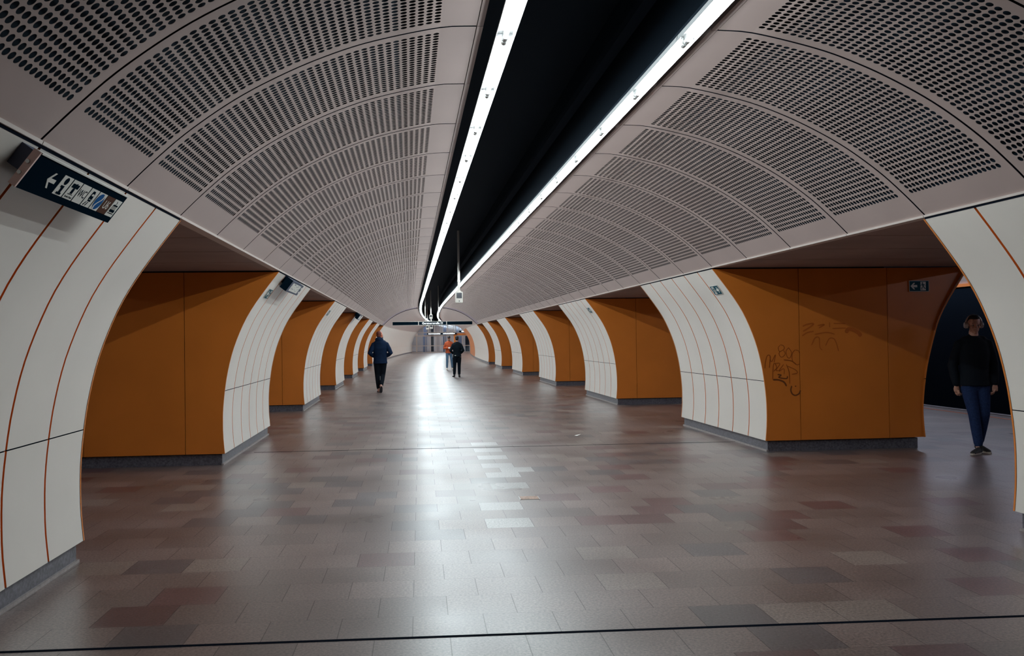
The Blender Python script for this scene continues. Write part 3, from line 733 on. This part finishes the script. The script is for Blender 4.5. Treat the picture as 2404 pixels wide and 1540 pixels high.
# ------------------------------------------------------------------ glass front at the end and the lit concourse behind it
def glass_front():
    s = S_END; x, y, t = path(s)
    o = empty('glass_front', (x, y, 0), -t, 'glazed door front with pale metal mullions closing the far end of the hall', 'glass front')
    vx = [-3.6, -3.05, -2.98, -1.9, -1.35, -.65, -.1, .45, 1.0, 1.55, 2.55, 3.6]
    m = MB()
    for i, v in enumerate(vx):
        wd = .06 if i not in (2, 8, 9) else .09
        m.box((v-wd/2, -.05, .0), (v+wd/2, .05, 2.05))
    m.box((-3.62, -.05, 0), (3.62, .05, .07)); m.box((-3.62, -.06, 2.0), (3.62, .06, 2.12)); m.box((-3.62, -.04, .80), (3.62, .04, .88))
    m.build('door_frame', M_beige, o)
    m = MB()
    for v in (-2.2, -1.5, -.8, 0, .8, 1.5, 2.2): m.box((v-.03, -.04, 2.1), (v+.03, .04, 3.5-.09*v*v))
    m.box((-2.9, -.04, 2.42), (2.9, .04, 2.50)); m.build('transom_frame', M_beige, o)
    for a, b in zip(vx, vx[1:]):
        if b-a < .1: continue
        m = MB(); m.box((a+.03, -.006, .07), (b-.03, .006, 2.0)); m.build('glass_pane', M_glass, o)
    pr, _ = spline(VAULT, 16); out = [(-p.x, p.y) for p in reversed(pr)]+[(p.x, p.y) for p in pr]
    m = MB(); m.poly([(-2.86, 2.12), (2.86, 2.12)]+list(reversed(out)), -.006, .006, 0, lambda a, b, c: (a, -c, b)); m.build('fan_light', M_glass, o)
    # orange portal post
    m = MB(); m.box((1.55, -.12, 0), (1.85, .05, 2.12)); m.box((1.55, -.12, 2.12), (3.55, .05, 2.34)); m.build('orange_portal', M_orange_edge, o)
    # lit lettering panels over the doors
    for a, b, nm in ((-1.55, -.05, 1), (.25, 1.75, 2)):
        e = empty('door_sign', W(0, s-.25), -t, ['', 'lit lettering panel over the left half of the far glass doors', 'lit lettering panel over the middle of the far glass doors'][nm], 'sign')
        m = MB(); m.box((a-.15, -.05, 2.20), (b+.15, .05, 2.40)); m.build('board', M_dark, e)
        m = MB(); rr = random.Random(nm); xx = a
        while xx < b-.1: wv = rr.uniform(.06, .10); m.box((xx, -.056, 2.25), (xx+wv, -.05, 2.25+rr.choice((.10, .10, .13)))); xx += wv+.025
        m.build('lettering', M_letter, e)
        for q in (a, b):
            m = MB(); m.tube([(q, 0, 2.4), (q, 0, 3.5-.05*q*q-.1)], .02, 8); m.build('hanger', M_post, e)
    e = empty('door_sign', W(0, s-.3), -t, 'short lit panel at the right end above the orange portal', 'sign')
    m = MB(); m.box((2.2, -.05, 2.46), (3.05, .05, 2.64)); m.build('board', M_dark, e); m = MB(); m.box((2.5, -.058, 2.49), (3.03, -.05, 2.61)); m.build('lit_panel', M_letter, e)
    m = MB(); m.box((2.55, -.02, 2.64), (2.6, .02, 2.86)); m.build('hanger', M_post, e)
    # concourse
    def LW(a, b, c): v = W(a, s+b, c); return v
    m = MB(); m.face([LW(-7, 14, 0), LW(9, 14, 0), LW(9, 14, 5), LW(-7, 14, 5)]); m.face([LW(-7, 0, 0), LW(-7, 14, 0), LW(-7, 14, 5), LW(-7, 0, 5)]); m.face([LW(9, 0, 0), LW(9, 14, 0), LW(9, 14, 5), LW(9, 0, 5)])
    m.face([LW(-7, 0, 5), LW(9, 0, 5), LW(9, 14, 5), LW(-7, 14, 5)])
    m.build('wall_back', mat('concourse_wall', (.62, .52, .48), .6, noise=.2, nscale=.8), kind='structure')
    for i, (v, d, wd, mt) in enumerate(((-2.4, 6, .5, M_signgrey), (-.9, 9, .35, M_beige), (.2, 5, .4, M_signgrey), (.9, 8, .5, M_beige), (2.0, 6, .7, M_signgrey), (3.0, 9, .5, M_dark), (-1.7, 10, .35, M_dark))):
        m = MB(); m.box((-wd/2, -wd/2, 0), (wd/2, wd/2, 4.9)); q = m.build('column', mt, label='%s column standing in the concourse behind the glass, %s from the left' % (('dark grey', 'beige')[mt is M_beige] if mt is not M_dark else 'black', ordinal([0, 2, 3, 4, 5, 6, 1][i])), cat='column'); q.location = LW(v, d, 0)
    for i, (a, d) in enumerate(((-4, 4), (0, 4), (4, 4), (0, 9))):
        m = MB(); m.box((-1.2, -.15, -.05), (1.2, .15, 0)); q = m.build('concourse_light', M_pglow, label='glowing ceiling bar in the concourse behind the glass front', cat='lamp', group='concourse ceiling bars'); q.location = LW(a, d, 4.99)
        strip_light('concourse_bar_light', LW(a, d, 4.93), math.pi/2, 2.4, .3, 110, (.95, .97, 1.0))
glass_front()

# ------------------------------------------------------------------ small things on the floor
m = MB(); m.face([(0, 0, .002), (.07, .01, .03), (.03, .09, .012)]); m.face([(0, 0, .002), (.03, .09, .012), (-.03, .07, .002)])
o = m.build('paper_scrap', M_paper, label='tiny white scrap of paper lying on the tiled floor', cat='paper'); o.location = (1.46, 14.24, 0)
o = empty('floor_hatch', (-.045, 8.81, 0), -.012, 'small brown rusty hatch plate set in the floor', 'floor hatch')
m = MB(); m.box((-.10, -.09, 0), (.10, .09, .003)); m.build('frame', M_steel, o)
m = MB(); m.box((-.09, -.08, .003), (.09, .08, .005)); m.build('plate', M_hatch, o)

# ------------------------------------------------------------------ people (local frame: facing -Y, x to the picture's right)
M_skin = mat('skin', (.52, .27, .19), .5, .4, noise=.08, nscale=20)
M_skin_red = mat('skin_flushed', (.62, .20, .12), .5, .4, noise=.08, nscale=20)
M_hair = mat('dark_hair', (.012, .010, .012), .6, .3)
M_eye = mat('eye_white', (.28, .25, .23), .4); M_iris = mat('eye_dark', (.02, .015, .012), .2)
M_lipm = mat('lip', (.38, .13, .11), .5)
def remesh(o, vox, it=7):
    r = o.modifiers.new('remesh', 'REMESH'); r.mode = 'VOXEL'; r.voxel_size = vox; r.use_smooth_shade = True
    s = o.modifiers.new('smooth', 'SMOOTH'); s.factor = .5; s.iterations = it
    return o
def limb(m, pts, rads, n=14):
    """lofted limb with rounded ends"""
    pts = [Vector(p) for p in pts]; d0 = (pts[0]-pts[1]).normalized(); d1 = (pts[-1]-pts[-2]).normalized()
    f = lambda r, k: (r[0]*k, r[1]*k) if isinstance(r, tuple) else r*k
    g = lambda r: min(r) if isinstance(r, tuple) else r
    P_ = [pts[0]+d0*g(rads[0])*.9, pts[0]+d0*g(rads[0])*.6]+pts+[pts[-1]+d1*g(rads[-1])*.6, pts[-1]+d1*g(rads[-1])*.9]
    R_ = [f(rads[0], .35), f(rads[0], .78)]+list(rads)+[f(rads[-1], .78), f(rads[-1], .35)]
    m.tube(P_, R_, n)
def smoothpts(pts, rads, n):
    k = [Vector(p) for p in pts]; q = [k[0]*2-k[1]]+k+[k[-1]*2-k[-2]]; out = []; ro = []
    for i in range(1, len(q)-2):
        for j in range(n):
            t = j/n; a, b, c, d = q[i-1:i+3]
            out.append(.5*((2*b)+(c-a)*t+(2*a-5*b+4*c-d)*t*t+(3*b-a-3*c+d)*t**3))
            ra, rb = rads[i-1], rads[i]
            ro.append(tuple(x+(y-x)*t for x, y in zip(ra, rb)) if isinstance(ra, tuple) else ra+(rb-ra)*t)
    out.append(k[-1]); ro.append(rads[-1]); return out, ro
def hand(m, wrist, dirv, palm_n, thumb_side, curl=.35):
    """palm, four fingers and a thumb that leaves the side of the palm"""
    w_ = Vector(wrist); d = Vector(dirv).normalized(); n = Vector(palm_n); n = (n-d*n.dot(d)).normalized(); s = d.cross(n)*thumb_side
    limb(m, [w_-d*.01, w_+d*.045, w_+d*.085], [(.024, .018), (.037, .014), (.038, .012)])
    for i, (o_, L) in enumerate(((.033, .070), (.0115, .080), (-.0105, .075), (-.032, .060))):
        b = w_+d*.086+s*o_; a = curl*(.8+.12*i)
        d_ = (d+s*o_*2.2).normalized(); p1 = b+(d_*cos(a)+n*sin(a))*L*.42; p2 = p1+(d*cos(a*2)+n*sin(a*2))*L*.33; p3 = p2+(d*cos(a*2.8)+n*sin(a*2.8))*L*.25
        limb(m, [b-d*.01, p1, p2, p3], [.0095, .0088, .0082, .0074], 8)
    b = w_+d*.028+s*.026; p1 = b+(d*.6+s*.75+n*.25).normalized()*.036; p2 = p1+(d*.85+s*.35+n*.4).normalized()*.030; p3 = p2+(d*.9+s*.1+n*.45).normalized()*.022
    limb(m, [b, p1, p2, p3], [.013, .0105, .0095, .0075], 8)
def person(name, loc, rz, height, label, J, head_rot, skin, cloth, vox=.010, hair=None, hands='LR'):
    """J: joints for a 1.80 m body. cloth: dict part -> material"""
    root = empty(name, loc, rz, label, 'person'); k = height/1.80; root.scale = (k, k, k)
    neck = Vector(J.get('neck', (0, .01, 1.50))); R = Matrix.Rotation(head_rot[0], 3, 'Z') @ Matrix.Rotation(head_rot[1], 3, 'X') @ Matrix.Rotation(head_rot[2] if len(head_rot) > 2 else 0, 3, 'Y')
    hc = neck+Vector(J.get('headoff', (0, -.02, .158)))
    def H(v): return hc+R @ Vector(v)
    m = MB()
    # torso
    tp = J['torso']; pts, rd = smoothpts([t[0] for t in tp], [(t[1][0]*.92, t[1][1]*.9) for t in tp], 4); limb(m, pts, rd, 20)
    limb(m, [neck+Vector((0, .01, -.06)), neck, H((0, .02, -.09))], [(.075, .065), (.058, .058), (.054, .056)])
    # head
    m.ball(H((0, .018, .035)), (.074, .094, .086), R); m.ball(H((0, -.020, -.045)), (.056, .070, .070), R); m.ball(H((0, -.052, -.090)), (.030, .028, .022), R)
    m.ball(H((0, -.074, .012)), (.050, .016, .014), R, 6)
    limb(m, [H((0, -.088, .010)), H((0, -.100, -.014)), H((0, -.104, -.030))], [.010, .012, .0145], 8)
    for sx in (-1, 1):
        m.ball(H((sx*.077, .012, -.008)), (.010, .020, .033), R, 6); m.ball(H((sx*.040, -.062, -.026)), (.022, .022, .018), R, 6); m.ball(H((sx*.012, -.098, -.032)), (.009, .010, .008), R, 5)
    for v in (-.060, -.072): m.ball(H((0, -.084, v)), (.024, .010, .0065), R, 6)
    # arms and legs
    for sd in ('L', 'R'):
        sh, el, wr = [Vector(v) for v in J['arm'+sd]]; sh = sh+Vector((-sh.x*.10, 0, -.035))
        limb(m, [sh, sh.lerp(el, .5), el, el.lerp(wr, .4), wr], [.044, .043, .038, .037, .027])
        hp, kn, an = [Vector(v) for v in J['leg'+sd]]
        limb(m, [hp, hp.lerp(kn, .5), kn, kn.lerp(an, .35), an], [.085, .073, .055, .054, .038])
        if sd in hands: hand(m, wr, *J['hand'+sd])
    body = remesh(m.build('body', skin, root), vox*.55, 3)
    body['kind'] = 'thing'
    # eyes and mouth
    for sx in (-1, 1):
        e = MB(); e.ball(H((sx*.031, -.080, -.004)), (.013, .009, .0075), R, 6); e = e.build('eye', M_eye, root)
        i = MB(); i.ball(H((sx*.031, -.0875, -.004)), (.005, .003, .005), R, 5); i.build('iris', M_iris, e)
    # trousers
    m = MB()
    for sd in ('L', 'R'):
        hp, kn, an = [Vector(v) for v in J['leg'+sd]]; a2 = an.lerp(kn, .10 if not J.get('crop') else .16)
        wd = J.get('legw', 1.0)
        limb(m, [hp+Vector((-hp.x*.15, 0, .0)), hp.lerp(kn, .15), hp.lerp(kn, .5), kn, kn.lerp(a2, .5), a2], [.080, .096*wd, .086*wd, .070*wd, .066*wd, .056*wd])
    t0 = tp[0]; t1 = tp[1]
    limb(m, [Vector(t0[0])-Vector((0, 0, .05)), t0[0], Vector(t0[0]).lerp(Vector(t1[0]), .4)], [(.155, .112), (t0[1][0]+.006, t0[1][1]+.008), (t0[1][0]+.002, t0[1][1]+.004)], 18)
    remesh(m.build('trousers', cloth['trousers'], root), vox)
    # jacket / jumper
    m = MB(); g = J.get('bulk', .018)
    pts, rd = smoothpts([t[0] for t in tp], [(t[1][0]+g, t[1][1]+g) for t in tp], 4)
    hem = Vector(tp[0][0])+Vector((0, 0, J.get('hem', -.02)))
    pts = [hem]+[p for p in pts if p.z > hem.z+.03]; rd = [(tp[0][1][0]+g*1.5, tp[0][1][1]+g*1.7)]+rd[-(len(pts)-1):]
    m.tube(pts+[pts[-1]+Vector((0, 0, .025))], rd+[(rd[-1][0]*.55, rd[-1][1]*.8)], 20)
    for sd in ('L', 'R'):
        sh, el, wr = [Vector(v) for v in J['arm'+sd]]; w2 = wr.lerp(el, .06)
        sh = sh+Vector((-sh.x*.06, 0, -.025)); limb(m, [sh, sh.lerp(el, .5), el, el.lerp(w2, .5), w2], [.056+g*.4, .055+g*.6, .049+g*.6, .047+g*.5, .038+g*.3])
    for sd in ('L', 'R'):
        sh = Vector(J['arm'+sd][0]); limb(m, [neck+Vector((sh.x*.22, .012, -.035)), neck.lerp(sh, .6)+Vector((0, 0, .0)), sh+Vector((0, 0, -.01))], [(.060, .060), (.058, .060), (.055, .055)])
    if J.get('hood'):
        m.ball(neck+Vector(J['hood']), (.125, .095, .085), None, 8)
    limb(m, [neck+Vector((0, .01, -.05)), neck+Vector((0, .012, .0))], [(.085, .075), (.070, .068)])
    remesh(m.build('jacket' if cloth.get('kind') == 'jacket' else 'jumper', cloth['top'], root), vox)
    # shoes
    for sd in ('L', 'R'):
        an = Vector(J['leg'+sd][2]); fd, fu = [Vector(v).normalized() for v in J['foot'+sd]]
        sd_ = fd.cross(fu).normalized(); Q = Matrix((sd_, -fd, fu)).transposed()
        def FP(x, y, z): return an+Q @ Vector((x, y, z))
        m = MB(); limb(m, [FP(0, .030, -.045), FP(0, -.05, -.050), FP(0, -.13, -.062), FP(0, -.175, -.066)], [(.036, .040), (.040, .038), (.044, .027), (.036, .020)], 14)
        limb(m, [FP(0, .015, -.02), FP(0, .005, .02)], [(.040, .046), (.042, .046)], 12)
        sh = remesh(m.build('shoe', cloth['shoe'], root), vox*.8)
        m = MB(); out = []
        for i in range(20):
            a = 2*pi*i/20; out.append(((.040 if cos(a) > 0 else .046)*sin(a), -.075+(.118 if cos(a) > 0 else .135)*cos(a)))
        m.poly(out, -.090, -.068, 0, lambda x, y, z: FP(x, y, z)); m.build('sole', cloth['sole'], sh)
    # hair
    if hair:
        m = MB()
        for c, r in hair['balls']: m.ball(H(c), r, R, 9)
        remesh(m.build('hair', hair['mat'], root), vox*.8)
    return root, H, R
T0 = [((0, 0, .93), (.160, .110)), ((0, 0, 1.08), (.142, .098)), ((0, .005, 1.28), (.168, .115)), ((0, .015, 1.41), (.162, .092)), ((0, .015, 1.48), (.085, .068))]
HAIR_SHORT = [((0, .035, .055), (.080, .090, .078)), ((0, .060, .0), (.074, .066, .075)), ((0, -.02, .098), (.062, .072, .034))]

# man with headphones stepping out of the right passage (faces the viewer, walking to the picture's left)
J = dict(torso=T0, armL=((.185, .01, 1.42), (.255, .05, 1.13), (.225, -.05, .89)), armR=((-.185, .01, 1.42), (-.245, .06, 1.13), (-.225, .0, .88)),
         handL=((-.06, -.12, -1), (-.75, .3, .1), 1, .5), handR=((.04, -.05, -1), (.75, .3, .1), -1, .45),
         legL=((.09, 0, .90), (.085, -.055, .50), (.060, .06, .115)), legR=((-.09, 0, .90), (-.055, -.10, .50), (-.02, -.14, .095)),
         footL=((.35, -1, -.12), (0, -.12, 1)), footR=((-.75, -.75, 0), (0, 0, 1)), bulk=.022, hem=-.06, legw=.98)
r, H, R = person('person', (6.19, 11.17, 0), math.radians(-12), 1.83, 'man in black jacket, jeans and over-ear headphones walking out of the right passage', J, (math.radians(-6), math.radians(5)), M_skin,
    dict(top=mat('black_jacket', (.006, .008, .012), .8, .1), kind='jacket', trousers=mat('indigo_jeans', (.016, .030, .085), .85, .1, noise=.25, nscale=60), shoe=mat('dark_suede', (.02, .018, .018), .7), sole=mat('cream_sole', (.50, .44, .38), .6)),
    .010, dict(balls=HAIR_SHORT, mat=M_hair))
def headphones(root, H, R):
    hp = MB(); arc = [H((.098*cos(a), .012, -.005+.128*sin(a))) for a in [pi*i/16 for i in range(17)]]
    hp.tube(arc, [(.011, .007)]*17, 8); b = hp.build('headphones', mat('silver_headband', (.42, .36, .33), .35, metal=.3), root)
    for sx in (-1, 1):
        c = MB(); c.tube([H((sx*.070, .012, -.008)), H((sx*.098, .012, -.008)), H((sx*.112, .012, -.008))], [.040, .042, .034], 16); c.build('ear_cup', b.data.materials[0], b)
headphones(r, H, R)

# man in navy hooded jacket seen from behind on the left: faces away (+Y), head turned to the picture's right
T1 = [((0, 0, .93), (.165, .115)), ((0, -.005, 1.08), (.160, .112)), ((0, .0, 1.28), (.185, .125)), ((0, .015, 1.42), (.170, .098)), ((0, .0, 1.485), (.085, .070))]
J = dict(torso=T1, armL=((.200, .01, 1.40), (.300, .06, 1.13), (.170, -.13, 1.03)), armR=((-.200, .01, 1.40), (-.300, .06, 1.13), (-.180, -.13, 1.03)),
         legL=((.09, 0, .90), (.080, -.06, .50), (.050, -.02, .095)), legR=((-.09, 0, .90), (-.065, -.06, .50), (-.005, .20, .190)),
         footL=((.05, -1, 0), (0, 0, 1)), footR=((.10, -.55, -1), (.1, -1, .55)), bulk=.030, hem=-.10, legw=1.12, hood=(.025, .050, .015), neck=(0, -.01, 1.50), headoff=(.0, -.03, .150))
navy = mat('navy_jacket', (.005, .016, .045), .8, .12, noise=.2, nscale=12)
r, H, R = person('person', (-2.10, 27.44, 0), math.radians(184), 1.90, 'man in navy hooded jacket and black trousers seen from behind on the left', J, (math.radians(-42), math.radians(-4)), M_skin_red,
    dict(top=navy, kind='jacket', trousers=mat('black_trousers', (.005, .008, .013), .85, .1), shoe=mat('pale_pink_shoe', (.62, .36, .28), .5), sole=mat('dark_sole', (.012, .014, .02), .6)),
    .011, dict(balls=[((0, .040, .045), (.079, .082, .080)), ((0, .060, -.01), (.072, .060, .066))], mat=mat('cropped_ginger_hair', (.13, .030, .020), .7)), hands='')
m = MB(); m.ball(H((0, -.055, -.075)), (.056, .052, .050), R, 8); remesh(m.build('beard', M_hair, r), .008)
m = MB(); m.box((.005, .118, .33), (.02, .126, .47)); m.build('reflective_strip', mat('grey_strip', (.18, .19, .20), .5), r, label='thin pale strip on the trousers')

# man in black seen from behind in the middle distance
J = dict(torso=T0, armL=((.180, .01, 1.42), (.285, .03, 1.15), (.165, -.15, 1.02)), armR=((-.180, .01, 1.42), (-.270, .05, 1.15), (-.150, -.14, 1.02)),
         legL=((.09, 0, .90), (.110, -.02, .50), (.130, .02, .095)), legR=((-.09, 0, .90), (-.085, -.05, .50), (-.085, -.02, .095)),
         footL=((.35, -1, 0), (0, 0, 1)), footR=((-.12, -1, 0), (0, 0, 1)), bulk=.022, hem=-.05, legw=1.05,
         handL=((-.3, -.5, .4), (-.2, .2, 1), 1, .5), handR=((.3, -.5, .4), (.2, .2, 1), -1, .5))
blk = mat('black_jumper', (.005, .010, .015), .85, .1)
r, H, R = person('person', (.78, 37.6, 0), math.radians(178), 1.735, 'man in all black standing with his back to the viewer in mid hall', J, (0, math.radians(8)), M_skin,
    dict(top=blk, trousers=mat('black_slacks', (.004, .008, .013), .85, .1), shoe=mat('black_shoe', (.008, .009, .012), .5), sole=mat('black_sole', (.006, .006, .008), .6)),
    .012, dict(balls=HAIR_SHORT, mat=M_hair))
m = MB(); m.box((.05, .150, .93), (.11, .160, .955)); m.build('belt_tag', M_signwhite, r, label='tiny white tag at the waist')

# man in orange jumper looking down at a phone, behind the man in black
J = dict(torso=T0, armL=((.175, .01, 1.42), (.245, .03, 1.14), (.075, -.22, 1.155)), armR=((-.175, .01, 1.42), (-.250, .03, 1.13), (-.070, -.22, 1.150)),
         legL=((.09, 0, .90), (.130, -.03, .50), (.170, .0, .095)), legR=((-.09, 0, .90), (-.105, -.03, .50), (-.115, .0, .095)),
         footL=((.35, -1, 0), (0, 0, 1)), footR=((-.15, -1, 0), (0, 0, 1)), bulk=.026, hem=-.05, legw=.95,
         handL=((-.75, -.35, .1), (-.2, -.3, 1), -1, .55), handR=((.75, -.35, .1), (.2, -.3, 1), 1, .55), headoff=(0, -.055, .150))
r, H, R = person('person', (.845, 46.76, 0), math.radians(4), 1.78, 'man in orange jumper and blue jeans looking down at his phone', J, (math.radians(-8), math.radians(34)), M_skin,
    dict(top=mat('rust_orange_jumper', (.50, .085, .022), .8, noise=.15, nscale=10), trousers=mat('light_blue_jeans', (.10, .19, .30), .8, noise=.3, nscale=9), shoe=mat('cream_shoe', (.72, .66, .58), .5), sole=mat('pale_sole', (.70, .62, .50), .6)),
    .012, dict(balls=HAIR_SHORT+[((0, -.06, .085), (.060, .040, .034))], mat=M_hair))
Mr = Matrix.Rotation(math.radians(4), 4, 'Z')
o = empty('phone', Vector((.845, 46.76, 0))+(Mr @ Vector((0, -.335, 1.145))), math.radians(4), 'white phone held in both hands by the man in the orange jumper', 'phone')
o.rotation_euler = (math.radians(-35), 0, math.radians(4))
m = MB(); m.box((-.075, -.006, -.038), (.075, .006, .038)); m.build('case', M_paper, o)
m = MB(); m.box((-.068, .006, -.032), (.068, .0075, .032)); m.build('screen', M_lens, o)
